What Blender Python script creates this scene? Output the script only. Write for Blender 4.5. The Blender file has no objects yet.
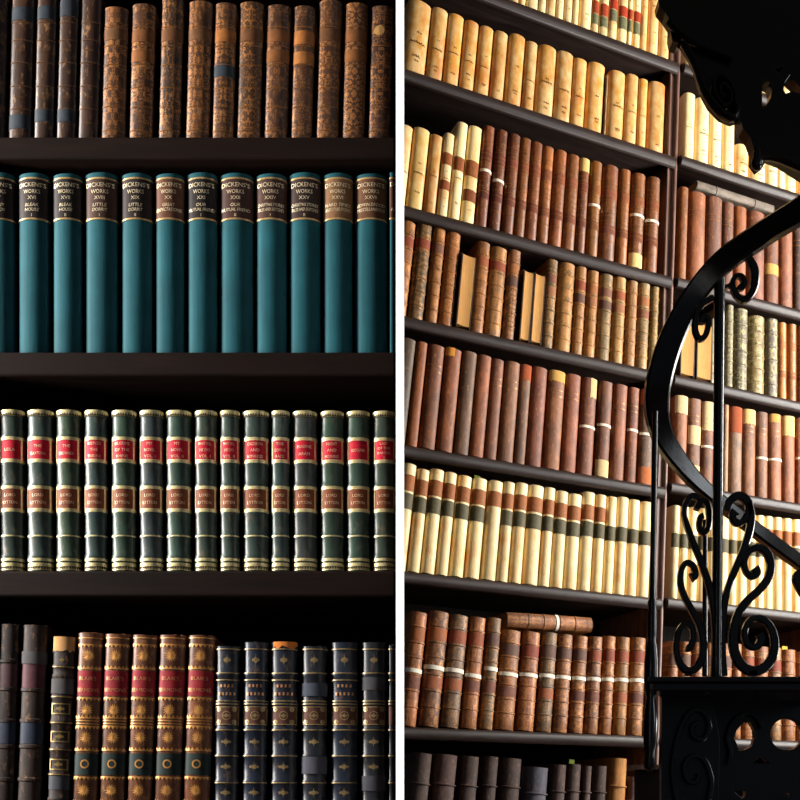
import bpy, bmesh, math, random
from mathutils import Vector, Matrix
rnd = random.Random(7)
scene = bpy.context.scene
COL = scene.collection
PI = math.pi
# ------------------------------------------------------------------ camera frame
F, PY, ZC = 1000.0, 815.0, 0.80          # focal length in px, horizon row, eye height
YL = 1.15                                # front of the near bookcase
Y0, TA = 2.80, 0.4386                    # front of the far bookcase where x = 0, and its slope
ANG = math.atan(TA)
U = Vector((math.cos(ANG), math.sin(ANG), 0)); NB = Vector((-math.sin(ANG), math.cos(ANG), 0))

def P(px, py, Y): return Vector(((px-400)/F*Y, Y, ZC+(PY-py)/F*Y))
def YR(px): return Y0/(1-TA*(px-400)/F)
def PR(px, py): return P(px, py, YR(px))
def ur(px):                              # distance along the far bookcase
    Y = YR(px); return math.copysign(math.hypot((px-400)/F*Y, Y-Y0), px-400)
def zr(px, py): return ZC+(PY-py)/F*YR(px)
def s2l(c):
    c /= 255.0
    return c/12.92 if c <= .04045 else ((c+.055)/1.055)**2.4
def C(r, g, b): return (s2l(r), s2l(g), s2l(b), 1)

# ------------------------------------------------------------------ node materials
class NT:
    def __init__(s, name):
        s.m = bpy.data.materials.new(name); s.m.use_nodes = True
        s.t = s.m.node_tree; s.b = s.t.nodes['Principled BSDF']
    def n(s, typ, **kw):
        nd = s.t.nodes.new(typ)
        for k, v in kw.items():
            if k in nd.inputs and not hasattr(nd, k): nd.inputs[k].default_value = v
            else: setattr(nd, k, v)
        return nd
    def l(s, a, b): s.t.links.new(a, b)
    def math(s, op, a, b=None, c=None):
        nd = s.t.nodes.new('ShaderNodeMath'); nd.operation = op
        for i, v in enumerate((a, b, c)):
            if v is None: continue
            if hasattr(v, 'links'): s.l(v, nd.inputs[i])
            else: nd.inputs[i].default_value = v
        return nd.outputs[0]
    def mix(s, f, a, b, mode='MIX'):
        nd = s.t.nodes.new('ShaderNodeMix'); nd.data_type = 'RGBA'; nd.blend_type = mode
        for i, v in ((0, f), (6, a), (7, b)):
            if hasattr(v, 'links'): s.l(v, nd.inputs[i])
            else: nd.inputs[i].default_value = v
        return nd.outputs[2]
    def ramp(s, f, lo, hi):
        nd = s.t.nodes.new('ShaderNodeMapRange'); nd.inputs[1].default_value = lo; nd.inputs[2].default_value = hi
        s.l(f, nd.inputs[0]); return nd.outputs[0]
    def coords(s, scale=(1, 1, 1)):
        tc = s.t.nodes.new('ShaderNodeTexCoord'); oi = s.t.nodes.new('ShaderNodeObjectInfo')
        mp = s.t.nodes.new('ShaderNodeMapping'); mp.inputs['Scale'].default_value = scale
        s.l(tc.outputs['Object'], mp.inputs['Vector'])
        ad = s.t.nodes.new('ShaderNodeVectorMath'); ad.operation = 'ADD'
        cx = s.t.nodes.new('ShaderNodeCombineXYZ')
        r = s.math('MULTIPLY', oi.outputs['Random'], 37.0)
        for i in range(3): s.l(r, cx.inputs[i])
        s.l(mp.outputs[0], ad.inputs[0]); s.l(cx.outputs[0], ad.inputs[1])
        return ad.outputs[0], oi, tc
    def noise(s, v, scale, detail=4, rough=.6, dist=0):
        nd = s.t.nodes.new('ShaderNodeTexNoise')
        nd.inputs['Scale'].default_value = scale; nd.inputs['Detail'].default_value = detail
        nd.inputs['Roughness'].default_value = rough; nd.inputs['Distortion'].default_value = dist
        s.l(v, nd.inputs['Vector']); return nd.outputs['Fac']
    def done(s, col=None, rough=.5, spec=.4, metal=0, bump=None, bstr=.2, bdist=.001):
        if col is not None:
            if hasattr(col, 'links'): s.l(col, s.b.inputs['Base Color'])
            else: s.b.inputs['Base Color'].default_value = col
        if hasattr(rough, 'links'): s.l(rough, s.b.inputs['Roughness'])
        else: s.b.inputs['Roughness'].default_value = rough
        s.b.inputs['Specular IOR Level'].default_value = spec
        if hasattr(metal, 'links'): s.l(metal, s.b.inputs['Metallic'])
        else: s.b.inputs['Metallic'].default_value = metal
        if bump is not None:
            bn = s.t.nodes.new('ShaderNodeBump'); bn.inputs['Strength'].default_value = bstr
            bn.inputs['Distance'].default_value = bdist
            s.l(bump, bn.inputs['Height']); s.l(bn.outputs[0], s.b.inputs['Normal'])
        return s.m

def scale_col(t, c, k): return t.mix(1.0, c, (k, k, k, 1), 'MULTIPLY')

def make_leather(name, gilt=0.0, sx=1.0, rough=.48, wear=.5, spec=.35, gold=(205, 150, 70), panel=.026, gscale=150):
    t = NT(name); v, oi, tc = t.coords((1, 1, .55)); c = oi.outputs['Color']
    n1 = t.noise(v, 26*sx, 6, .65); n2 = t.noise(v, 260*sx, 3, .6); n3 = t.noise(v, 75*sx, 5, .7)
    col = t.mix(t.ramp(n1, .35, .68), scale_col(t, c, 1-.55*wear), scale_col(t, c, 1+.35*wear))
    col = t.mix(t.ramp(n3, .56, .72), col, scale_col(t, c, 1-.7*wear))
    st = t.noise(t.coords((1, 1, .22))[0], 130*sx, 4, .65); n4 = t.noise(v, 125, 4, .7)
    light = t.mix(.55, c, C(214, 156, 100))
    col = t.mix(t.math('MULTIPLY', t.ramp(st, .5, .62), .5*wear), col, scale_col(t, c, .35))
    col = t.mix(t.math('MULTIPLY', t.ramp(n4, .56, .68), .6*wear), col, light)
    col = t.mix(t.math('MULTIPLY', t.ramp(n2, .58, .7), .4*wear), col, scale_col(t, c, .4))
    met = 0
    if gilt > 0:
        sp = t.n('ShaderNodeSeparateXYZ'); t.l(tc.outputs['Object'], sp.inputs[0])
        ax = t.math('ABSOLUTE', sp.outputs[0]); pz = t.math('PINGPONG', sp.outputs[2], panel)
        rz = t.math('MULTIPLY', oi.outputs['Random'], 9.0)
        cx = t.n('ShaderNodeCombineXYZ'); t.l(ax, cx.inputs[0]); t.l(pz, cx.inputs[2]); t.l(rz, cx.inputs[1])
        g = t.noise(cx.outputs[0], gscale, 3, .55, 1.2)
        worn = t.ramp(t.noise(v, 34, 4, .6), .35, .55)
        gm = t.math('MULTIPLY', t.math('MULTIPLY', t.ramp(g, .5, .56), worn), gilt)
        col = t.mix(gm, col, C(*gold)); met = t.math('MULTIPLY', gm, .35)
    return t.done(col, rough, spec, met, bump=n4, bstr=.3, bdist=.0012)

def make_vellum():
    t = NT('vellum'); v, oi, tc = t.coords((1, 1, .6)); c = oi.outputs['Color']
    n1 = t.noise(v, 13, 5, .6); n2 = t.noise(v, 160, 3, .6); n3 = t.noise(v, 40, 5, .65)
    col = t.mix(t.ramp(n3, .38, .66), c, t.mix(.4, c, C(255, 236, 180)))
    col = t.mix(t.math('MULTIPLY', t.ramp(n1, .5, .72), .75), col, t.mix(1, c, C(232, 165, 80), 'MULTIPLY'))
    col = t.mix(t.math('MULTIPLY', t.ramp(n2, .62, .72), .35), col, C(120, 75, 30))
    return t.done(col, .42, .35, bump=n2, bstr=.12, bdist=.0008)

def make_flat(name, rough=.55, spec=.3, var=.25, metal=0, sc=120):
    t = NT(name); v, oi, tc = t.coords(); c = oi.outputs['Color']
    n = t.noise(v, sc, 4, .6)
    col = t.mix(t.ramp(n, .3, .7), scale_col(t, c, 1-var), scale_col(t, c, 1+var*.5))
    return t.done(col, rough, spec, metal, bump=n, bstr=.1, bdist=.0005)

def make_cloth():
    t = NT('book_cloth'); v, oi, tc = t.coords(); c = oi.outputs['Color']
    a = t.noise(t.coords((1, 1, .06))[0], 320, 2, .5); n = t.noise(v, 22, 5, .6)
    col = t.mix(t.ramp(n, .3, .7), scale_col(t, c, .8), scale_col(t, c, 1.15))
    col = t.mix(t.math('MULTIPLY', t.ramp(a, .4, .7), .35), col, scale_col(t, c, .6))
    return t.done(col, .68, .14, bump=a, bstr=.2, bdist=.0006)

def make_pages():
    t = NT('page_edges'); v, oi, tc = t.coords(); c = oi.outputs['Color']
    v2 = t.coords((1, 1, .03))[0]; a = t.noise(v2, 900, 2, .5); b = t.noise(v, 30, 5, .6)
    col = t.mix(t.ramp(a, .35, .65), scale_col(t, c, .72), c)
    col = t.mix(t.math('MULTIPLY', t.ramp(b, .5, .75), .4), col, scale_col(t, c, .55))
    return t.done(col, .75, .2, bump=a, bstr=.3, bdist=.0008)

def make_wood(name, dark, light, rough, axis=(1.2, 14, 14), spec=.32):
    t = NT(name); v, oi, tc = t.coords(axis)
    a = t.noise(v, 5.5, 7, .65, .6); b = t.noise(v, 30, 4, .6)
    col = t.mix(t.ramp(a, .3, .72), dark, light)
    r = t.math('ADD', t.math('MULTIPLY', b, .25), rough-.12)
    return t.done(col, r, spec, bump=a, bstr=.18, bdist=.002)

def make_solid(name, col, rough, spec=.5, bumpsc=None, metal=0, bstr=.15):
    t = NT(name)
    if bumpsc:
        v, oi, tc = t.coords(); n = t.noise(v, bumpsc, 4, .6)
        c2 = t.mix(t.ramp(n, .3, .7), tuple(x*.8 for x in col[:3])+(1,), col)
        return t.done(c2, rough, spec, metal, bump=n, bstr=bstr, bdist=.002)
    return t.done(col, rough, spec, metal)

M = dict(
    leather=make_leather('leather', wear=.65, rough=.6, spec=.2), banded=make_leather('mottled_calf', gilt=.6, wear=.95, gold=(196, 134, 76), gscale=100, panel=.02),
    gilt=make_leather('gilt_tooled_calf', gilt=.95, wear=.9, gold=(152, 98, 50), gscale=250, panel=.013),
    ornate=make_leather('pale_gilt_calf', gilt=.9, wear=.7, gold=(168, 152, 104), gscale=85, panel=.024),
    smooth=make_leather('smooth_leather', wear=.28, rough=.36, spec=.36),
    red=make_leather('worn_red_leather', wear=.9, sx=.8, rough=.55),
    lines=make_leather('polished_calf', wear=.85, sx=.9, rough=.42),
    vellum=make_vellum(), cloth=make_cloth(), pages=make_pages(),
    label=make_flat('label_leather', .6, .2, .3), paper=make_flat('band_paper', .8, .15, .12),
    ink=make_flat('brown_ink', .8, .1, .1),
    gold=make_flat('gold_leaf', .38, .6, .35, .45, 300),
    wood=make_wood('dark_oak_shelf', C(29, 21, 19), C(58, 45, 41), .42),
    woodv=make_wood('dark_oak_upright', C(74, 50, 42), C(140, 106, 92), .36, (14, 14, 1.2)),
    woodl=make_wood('black_walnut_shelf', C(16, 9, 6), C(30, 17, 12), .6, (1.5, 20, 20), .08),
    back=make_wood('back_boards', C(14, 10, 9), C(26, 18, 15), .7, (14, 14, 1.2), .1),
    iron=make_solid('black_painted_iron', (.0025, .0025, .003, 1), .2, .32, 60, bstr=.12),
    white=make_solid('white_paint', (.93, .93, .925, 1), .6, .2),
    plaster=make_solid('grey_plaster', C(62, 56, 50), .9, .1, 12),
    floorm=make_wood('floor_boards', C(46, 32, 24), C(84, 60, 44), .5, (1, 12, 12)),
    glass=make_solid('sky_glass', C(225, 235, 250), .1, .5),
)

# ------------------------------------------------------------------ objects
def mesh_obj(name, verts, faces, mat, parent=None, smooth=True, color=None):
    me = bpy.data.meshes.new(name); me.from_pydata([tuple(v) for v in verts], [], faces); me.update()
    bm = bmesh.new(); bm.from_mesh(me); bmesh.ops.recalc_face_normals(bm, faces=bm.faces); bm.to_mesh(me); bm.free()
    if smooth:
        me.shade_smooth()
        me.set_sharp_from_angle(angle=math.radians(42))
    o = bpy.data.objects.new(name, me); COL.objects.link(o)
    me.materials.append(mat)
    if parent: o.parent = parent
    if color: o.color = color
    return o
def empty(name, mat4=None):
    o = bpy.data.objects.new(name, None); o.empty_display_size = .02; COL.objects.link(o)
    if mat4 is not None: o.matrix_world = mat4
    return o
def tag(o, label=None, cat=None, group=None, kind=None):
    if label: o['label'] = label
    if cat: o['category'] = cat
    if group: o['group'] = group
    if kind: o['kind'] = kind
    return o
class MB:                                  # collects geometry for ONE mesh
    def __init__(s): s.v = []; s.f = []
    def add(s, vs, fs):
        k = len(s.v); s.v += [Vector(v) for v in vs]; s.f += [tuple(i+k for i in f) for f in fs]
    def box(s, x0, x1, y0, y1, z0, z1, m=None):
        vs = [Vector((x, y, z)) for z in (z0, z1) for y in (y0, y1) for x in (x0, x1)]
        if m is not None: vs = [m @ v for v in vs]
        s.add(vs, [(0, 2, 3, 1), (4, 5, 7, 6), (0, 1, 5, 4), (2, 6, 7, 3), (0, 4, 6, 2), (1, 3, 7, 5)])
    def grid(s, rows, close=False):         # rows of equal length
        n = len(rows[0]); vs = [p for r in rows for p in r]; fs = []
        for i in range(len(rows)-1):
            for j in range(n if close else n-1):
                a = i*n+j; b = i*n+(j+1) % n
                fs.append((a, b, b+n, a+n))
        s.add(vs, fs)
    def poly(s, pts): s.add(pts, [tuple(range(len(pts)))])
    def build(s, name, mat, parent=None, smooth=True, color=None):
        return mesh_obj(name, s.v, s.f, mat, parent, smooth, color)

# ------------------------------------------------------------------ books
class Spine:
    """half-elliptical spine, x across, y into the shelf, z up"""
    def __init__(s, w, h, d, bulge): s.w, s.h, s.d, s.b = w, h, d, bulge
    def pt(s, t, off=0):                    # t in -1..1 round the spine
        a = t*PI/2
        return ((s.w/2+off)*math.sin(a), s.b-(s.b+off)*math.cos(a))
    def yx(s, x, off=0):                    # front y over a given x
        k = max(-.999, min(.999, 2*x/s.w))
        return s.b*(1-math.sqrt(1-k*k))-off

def binding_mesh(sp, bands=(), band_h=.0016, band_w=.0028, rough_top=0, seed=0, nseg=12):
    r = random.Random(seed); w, h, d, b = sp.w, sp.h, sp.d, sp.b
    lv = [(0, -.0008), (.0018, 0)]
    for f in sorted(bands, reverse=True):
        z = h*(1-f)
        lv += [(z-band_w, 0), (z-band_w*.55, band_h), (z+band_w*.55, band_h), (z+band_w, 0)]
    lv += [(h-.004, 0), (h-.0012, .0004), (h, -.0012)]
    lv.sort()
    th = .0026; mb = MB()
    outer, inner = [], []
    for i, (z, o) in enumerate(lv):
        ro, ri = [], []
        top = i == len(lv)-1
        def zz(k): return z + (r.uniform(-rough_top, 0) if (top and rough_top) else 0)
        ro.append(Vector((-(w/2-.0004), d, z))); ro.append(Vector((-(w/2-.0004), b+.002, z)))
        for k in range(nseg+1):
            t = -1+2*k/nseg; x, y = sp.pt(t, o); ro.append(Vector((x, y, zz(k))))
        ro.append(Vector((w/2-.0004, b+.002, z))); ro.append(Vector((w/2-.0004, d, z)))
        for p in ro:
            q = p.copy(); q.x *= (w/2-th)/(w/2)
            q.y = b+.001-(b-th*.6)*math.sqrt(max(0, 1-min(1, abs(q.x)/(w/2))**2)) if p.y < b+.0015 else p.y
            ri.append(q)
        outer.append(ro); inner.append(ri)
    mb.grid(outer); mb.grid([list(x) for x in inner])
    mb.grid([outer[-1], inner[-1]]); mb.grid([outer[0], inner[0]])
    for e in (0, -1): mb.grid([[q[e] for q in outer], [q[e] for q in inner]])
    return mb
def patch(mb, sp, z0, z1, off=.0005, t0=-.96, t1=.96, n=10, jag=0, r=None):
    rows = []
    for z in (z0, z1):
        rows.append([Vector((*sp.pt(t0+(t1-t0)*k/n, off), max(.0012, z + (r.uniform(-jag, jag) if jag and z == z0 else 0)))) for k in range(n+1)])
    back = [[Vector((*sp.pt(t0+(t1-t0)*k/n, -.0004), rr[k].z)) for k in range(n+1)] for rr in rows]
    mb.grid(rows); mb.grid([rows[0], back[0]]); mb.grid([rows[1], back[1]])
    for e in (0, -1): mb.grid([[rows[0][e], rows[1][e]], [back[0][e], back[1][e]]])
_txt = {}
def text_geo(s):
    if s not in _txt:
        cu = bpy.data.curves.new('t', 'FONT'); cu.body = s; cu.resolution_u = 2; cu.align_x = 'CENTER'; cu.size = 1; cu.fill_mode = 'FRONT'
        o = bpy.data.objects.new('t', cu); COL.objects.link(o)
        me = bpy.data.meshes.new_from_object(o.evaluated_get(bpy.context.evaluated_depsgraph_get()))
        vs = [v.co.copy() for v in me.vertices]; fs = [tuple(p.vertices) for p in me.polygons]
        COL.objects.unlink(o); bpy.data.objects.remove(o); bpy.data.curves.remove(cu); bpy.data.meshes.remove(me)
        if vs:
            x0 = min(v.x for v in vs); x1 = max(v.x for v in vs); cx = (x0+x1)/2
            vs = [Vector((v.x-cx, v.y, 0)) for v in vs]
        _txt[s] = (vs, fs, x1-x0)
    return _txt[s]
def spine_text(mb, sp, s, z, size, maxw, off=.0009, slant=0):
    vs, fs, wd = text_geo(s); sx = size*1.05
    if wd*sx > maxw: sx = maxw/wd
    out = []
    for v in vs:
        x = v.x*sx+slant*v.y*size
        out.append(Vector((x, sp.yx(x, off), z+v.y*size)))
    mb.add(out, fs)
def orn_poly(mb, sp, pts, cx, cz, off=.0008):
    vs = [Vector((cx+x, sp.yx(cx+x, off), cz+z)) for x, z in pts]
    c = Vector((cx, sp.yx(cx, off), cz))
    n = len(vs); mb.add([c]+vs, [(0, i+1, (i+1) % n+1) for i in range(n)])
def orn_ring(mb, sp, cx, cz, r0, r1, n=16):
    o = [Vector((cx+r1*math.cos(a), sp.yx(cx+r1*math.cos(a), .0008), cz+r1*math.sin(a))) for a in [2*PI*i/n for i in range(n)]]
    i_ = [Vector((cx+r0*math.cos(a), sp.yx(cx+r0*math.cos(a), .0008), cz+r0*math.sin(a))) for a in [2*PI*i/n for i in range(n)]]
    mb.grid([o, i_], close=True)
def orn_sun(mb, sp, cz, r):
    pts = []
    for i in range(28):
        a = 2*PI*i/28; q = r if i % 2 == 0 else r*.55
        pts.append((q*math.cos(a), q*math.sin(a)))
    orn_poly(mb, sp, pts, 0, cz)
def orn_lozenge(mb, sp, cz, r, k=1.0):
    q = r*.6; a = [(1.5, 0), (1.05, .3), (.7, .06), (.45, .45), (.14, .3), (0, 1)]
    full = [(x, y) for x, y in a]+[(-x, y) for x, y in a[-2::-1]]+[(-x, -y) for x, y in a[1:]]+[(x, -y) for x, y in a[-2:0:-1]]
    orn_poly(mb, sp, [(x*q*.8, y*q*k) for x, y in full], 0, cz)
def teeth(mb, sp, z, hgt, n=9, lw=.0011, off=.0008, t=.93):
    """a gilt rule with a toothed edge, one connected strip"""
    s = 1 if hgt > 0 else -1; rows = [[], []]
    for i in range(2*n+1):
        q = sp.pt(-t+2*t*i/(2*n), off)
        rows[0].append(Vector((*q, z-s*lw))); rows[1].append(Vector((*q, z+(hgt if i % 2 else 0))))
    mb.grid(rows)
def rectline(mb, sp, z0, z1, xh, lw, off=.0009, dx=.1, n=8):
    """a rectangular gilt frame round the spine, one connected ring"""
    def loop(xh, a, b_):
        ts = [-xh+2*xh*k/n for k in range(n+1)]
        return [Vector((*sp.pt(t, off), a)) for t in ts]+[Vector((*sp.pt(t, off), b_)) for t in reversed(ts)]
    mb.grid([loop(xh, z0, z1), loop(xh-dx, z0+lw, z1-lw)], close=True)
class Gilt:
    """each rule or ornament becomes a part of its own"""
    def __init__(s, sp, root, color, mat='gold'): s.sp, s.root, s.c, s.m = sp, root, C(*color), M[mat]
    def line(s, z0, z1, off=.0008, t=.97, name='gilt_rule'):
        mb = MB(); patch(mb, s.sp, z0, z1, off, -t, t); return mb.build(name, s.m, s.root, True, s.c)
    def do(s, name, fn, *a, **k):
        mb = MB(); fn(mb, s.sp, *a, **k); return mb.build(name, s.m, s.root, False, s.c)

def pages(sp, root, color=C(150, 118, 80)):
    mb = MB(); w, h, d, b = sp.w, sp.h, sp.d, sp.b
    mb.box(-(w/2-.0032), w/2-.0032, b+.0015, d-.004, .0025, h-.005)
    return mb.build('page_block', M['pages'], root, False, color)

def book(mat4, w, h, d, mat, color, bulge=.3, bands=(), extras=(), gold_lines=(), rough_top=0, seed=0, band_h=.0016, ink=0, gold_col=(150, 100, 52)):
    root = empty('book', mat4)
    w -= 2*max(band_h+.0002 if bands else 0, .0012, .0009+band_h*.4+.0012 if any(e[0] == 'tape' for e in extras) else 0)
    sp = Spine(w, h, d, w*bulge); r = random.Random(seed)
    binding_mesh(sp, bands, rough_top=rough_top, seed=seed, band_h=band_h).build('binding', M[mat], root, True, color)
    pages(sp, root)
    for e in extras:
        kind, f0, f1, c = e[:4]
        z1, z0 = h*(1-f0), h*(1-f1); mb = MB(); cc = C(*c)
        if kind == 'label': patch(mb, sp, z0, z1); mb.build('spine_label', M['label'], root, True, cc)
        elif kind == 'tape': patch(mb, sp, z0, z1, band_h*.4+.0010, -1, 1); mb.build('paper_band', M['paper'], root, True, cc)
        elif kind == 'torn': patch(mb, sp, z0, z1, .0006, e[4] if len(e) > 4 else -.97, e[5] if len(e) > 5 else .97, 12, h*.009, r); mb.build('torn_patch', M['paper'], root, True, cc)
        elif kind == 'panel': patch(mb, sp, z0+.003, z1-.003, .0004); mb.build('spine_panel', M['label'], root, True, cc)
        elif kind == 'tag':
            mb.box(-w*.32, w*.12, sp.b+.01, sp.b+.0115, h-.01, h+.014); mb.build('bookmark', M['paper'], root, False, cc)
    if gold_lines:
        G = Gilt(sp, root, gold_col)
        for f in gold_lines: G.line(h*(1-f)-h*.0038, h*(1-f)+h*.0038, .0006)
    if ink:                                 # faded handwriting: one connected pen stroke per line
        G = Gilt(sp, root, (95, 60, 28), 'ink')
        for f, n, s_ in ((.47, 2, .8), (.56, 6, 1.1), (.82, 3, 1), (.87, 2, .8)):
            if r.random() < .15: continue
            f += r.uniform(-.04, .04); x0 = r.uniform(-.04, .04)*w; pts = []
            for i in range(n*2+1):
                pts.append((x0+(i-n)*w*.055, h*(1-f)+(w*.07*s_*r.uniform(.5, 1) if i % 2 else -w*.05*s_*r.uniform(.3, 1))))
            def stroke(mb, sp, pts=pts, t=w*.03):
                mb.grid([[Vector((x+dx, sp.yx(x+dx, .0006), z+dz)) for x, z in pts] for dx, dz in ((-t/2, -t/3), (t/2, t/3))])
            G.do('ink_title', stroke)
    return root, sp

def page_book(mat4, w, h, d, pc, cc, roundtop=True):
    """book shelved with its fore-edge outward"""
    root = empty('book', mat4); th = .0035
    mb = MB()
    for s in (-1, 1):                       # two boards with rounded upper front corner
        prof = [(0, 0), (d, 0), (d, h), (.014, h), (.006, h-.003), (.001, h-.012)]
        a = [Vector((s*w/2, y, z)) for y, z in prof]; b_ = [Vector((s*(w/2-th), y, z)) for y, z in prof]
        n = len(prof); mb.add(a+b_, [tuple(range(n)), tuple(range(n, 2*n))]+[(i, (i+1) % n, n+(i+1) % n, n+i) for i in range(n)])
    mb.box(-w/2, w/2, d-.004, d, 0, h)
    mb.build('binding', M['leather'], root, False, cc)
    pm = MB(); rows = []
    for z, o in ((.006, 0), (.02, 0), (h-.014, 0), (h-.008, .002), (h-.005, .007)):
        row = [Vector((-(w/2-th), d-.006, z))]
        for k in range(9):
            t = -1+2*k/8; row.append(Vector((t*(w/2-th), .0005+o+.002*(1-t*t), z)))
        row.append(Vector((w/2-th, d-.006, z))); rows.append(row)
    pm.grid(rows, close=True); pm.poly(rows[-1]); pm.poly(rows[0])
    pm.build('page_block', M['pages'], root, True, pc)
    return root

ORD = ['first', 'second', 'third', 'fourth', 'fifth', 'sixth', 'seventh', 'eighth', 'ninth', 'tenth', 'eleventh', 'twelfth', 'thirteenth', 'fourteenth',
       'fifteenth', 'sixteenth', 'seventeenth', 'eighteenth', 'nineteenth', 'twentieth', 'twenty-first', 'twenty-second']

# ================================================================== NEAR (LEFT) BOOKCASE
KL = YL/F                                  # metres per pixel on its front
def LX(px): return (px-400)*KL
def LZ(py): return ZC+(PY-py)*KL
def left_mat(x0, x1, ybot, lean=0):
    w = (x1-x0)*KL; k = (YL+.003+.17*w)/YL; w *= k
    T = Matrix.Translation((LX(x1 if lean > 0 else x0)*k, YL+.003, LZ(ybot)+.0003))
    return T @ Matrix.Rotation(lean, 4, 'Y') @ Matrix.Translation((-w/2 if lean > 0 else w/2, 0, 0)), w

lb = empty('bookcase', Matrix.Translation((-.25, YL, 0)))
tag(lb, 'dark bookcase with four shelves of old books, left of the white partition', 'bookcase', 'bookcases')
def lbox(name, x0, x1, y0, y1, z0, z1, mat, bev=0):
    mb = MB(); off = Vector((.25, -YL, 0)); mb.box(x0+.25, x1+.25, y0-YL, y1-YL, z0, z1)
    o = mb.build(name, mat, lb, False)
    if bev:
        bv = o.modifiers.new('bevel', 'BEVEL'); bv.width = bev; bv.segments = 3
    return o
for yt, th in ((-88, 22), (137.5, 22), (352.5, 24), (571, 26), (836, 26)):
    lbox('shelf', LX(-30), -.0046, YL-.002, YL+.24, LZ(yt+th), LZ(yt), M['woodl'], .003)
lbox('side_panel', LX(-60), LX(-30), YL-.006, YL+.245, .0, LZ(-130), M['woodl'], .003)
lbox('back_panel', LX(-30), -.0046, YL+.24, YL+.25, .0, LZ(-130), M['back'])
lbox('top_board', LX(-62), -.0046, YL-.01, YL+.25, LZ(-130), LZ(-150), M['woodl'], .003)
lbox('base_panel', LX(-30), -.0046, YL+.004, YL+.02, 0, LZ(862), M['woodl'])

DL = .17
def ltag(root, label, grp): tag(root, label, 'book', grp)
# ---- top shelf: brown calf
A = [(-27, 6, -8, (52, 36, 28), 0), (7.5, 32, -8, (68, 42, 26), 1), (33, 54, -8, (72, 46, 28), 1), (55.5, 76, -9, (64, 40, 26), 2), (77, 99, -10, (66, 40, 26), 0),
     (100, 126, 4, (118, 70, 36), 5), (128, 153, 1, (112, 66, 34), 6), (157.5, 181, -5, (88, 58, 36), 7), (184.5, 210, -2, (126, 74, 36), 5), (211, 234, 0, (112, 68, 36), 9),
     (235.5, 261, -1, (108, 68, 34), 7), (263, 288, 2, (106, 62, 36), 6), (290, 312.5, 3, (120, 72, 38), 12), (315, 339, -3, (124, 74, 38), 7), (341, 365, 0, (122, 72, 38), 6), (367, 391, 3, (84, 46, 30), 15)]
Adesc = {0: 'plain dark brown calf book', 1: 'dark brown book with two slate bands', 2: 'dark brown book with slate head and foot',
         5: 'gilt tan calf book', 6: 'gilt brown book with faded orange labels', 7: 'mottled brown calf book',
         9: 'gilt brown book with one slate band', 12: 'gilt brown book with bright orange labels', 15: 'dark brown book with round pale patch'}
for i, (x0, x1, yt, c, st) in enumerate(A):
    m, w = left_mat(x0, x1, 137.5, .027); h = (137.5-yt)*KL
    f = lambda y: (y-yt)/(137.5-yt)
    ex = []; gl = ()
    if st == 1: ex = [('label', f(4+i % 2), f(17+i % 2), (40, 46, 52)), ('label', f(113 if i == 1 else 107), f(127 if i == 1 else 120), (40, 46, 52))]
    if st == 2: ex = [('label', f(-2), f(14), (38, 42, 48)), ('label', f(107), f(120), (42, 48, 54))]
    if i in (1, 2, 3, 4): gl = [f(y) for y in (20, 38, 60.5, 84, 107)]
    if st == 6: ex = [('label', f(28), f(40), (108, 66, 34)), ('label', f(48), f(60), (114, 70, 34))]
    if st == 5: ex = [('label', f(27), f(38), (96, 64, 38))]
    if st == 7: ex = [('label', f(27), f(39), (92, 58, 32))]
    if st == 9: ex = [('label', f(28), f(40), (140, 86, 40)), ('label', f(62), f(75), (44, 52, 58))]
    if st == 12: ex = [('label', f(29), f(42.5), (146, 90, 42)), ('label', f(50), f(62), (148, 94, 46))]
    mat = 'gilt' if st in (5, 6, 7, 9, 12) else ('lines' if st != 15 else 'gilt')
    root, sp = book(m, w, h, DL, mat, C(*[k*(.6 if i > 4 else .8) for k in c]), .24, (), ex, gl, .002 if i > 4 else 0, 100+i, gold_col=(96, 66, 44))
    if i in (1, 2, 3, 4):
        G = Gilt(sp, root, (92, 64, 42))
        for y in ((49, 96, 122) if i == 4 else (49, 96)): G.do('gilt_ornament', orn_lozenge, h*(1-f(y)), .0075, 1.1)
    elif i > 4:
        G = Gilt(sp, root, (128, 84, 44))
        for y in (25, 44, 63, 86, 105, 129): G.line(h*(1-f(y))-.0005, h*(1-f(y))+.0005, .0006, .8)
    if st == 15:
        mb = MB(); orn_poly(mb, sp, [(.0062*math.cos(a), .0058*math.sin(a)) for a in [2*PI*k/14 for k in range(14)]], -.003, h*(1-f(29)))
        mb.build('paper_patch', M['paper'], root, False, C(150, 112, 64))
    ltag(root, f'{Adesc[st]}, {ORD[i]} from left, left bookcase top shelf', 'brown calf books on the left top shelf')
# ---- second shelf: teal cloth set
LT = [('XV', 'DOMBEY', 'AND SON', 'II', (34, 24, 22)), ('XVI', 'BLEAK', 'HOUSE', 'I', (36, 25, 23)), ('XVII', 'BLEAK', 'HOUSE', 'II', (32, 24, 22)), ('XVIII', 'LITTLE', 'DORRIT', 'I', (62, 40, 31)),
      ('XIX', 'LITTLE', 'DORRIT', 'II', (36, 24, 21)), ('XX', 'GREAT', 'EXPECTATIONS', '', (88, 54, 36)), ('XXI', 'OUR', 'MUTUAL FRIEND', 'I', (28, 22, 20)), ('XXII', 'OUR', 'MUTUAL FRIEND', 'II', (60, 36, 29)),
      ('XXIV', 'CHRISTMAS STORIES', 'TALES AND SKETCHES', 'I', (64, 40, 31)), ('XXV', 'CHRISTMAS STORIES', 'TALES AND SKETCHES', 'II', (50, 34, 29)), ('XXVI', 'HARD TIMES', 'AND OTHER STORIES', '', (118, 84, 54)),
      ('XXVII', 'EDWIN DROOD', 'MISCELLANEOUS', '', (92, 60, 38)), ('', '', '', '', (70, 42, 32))]
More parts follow.
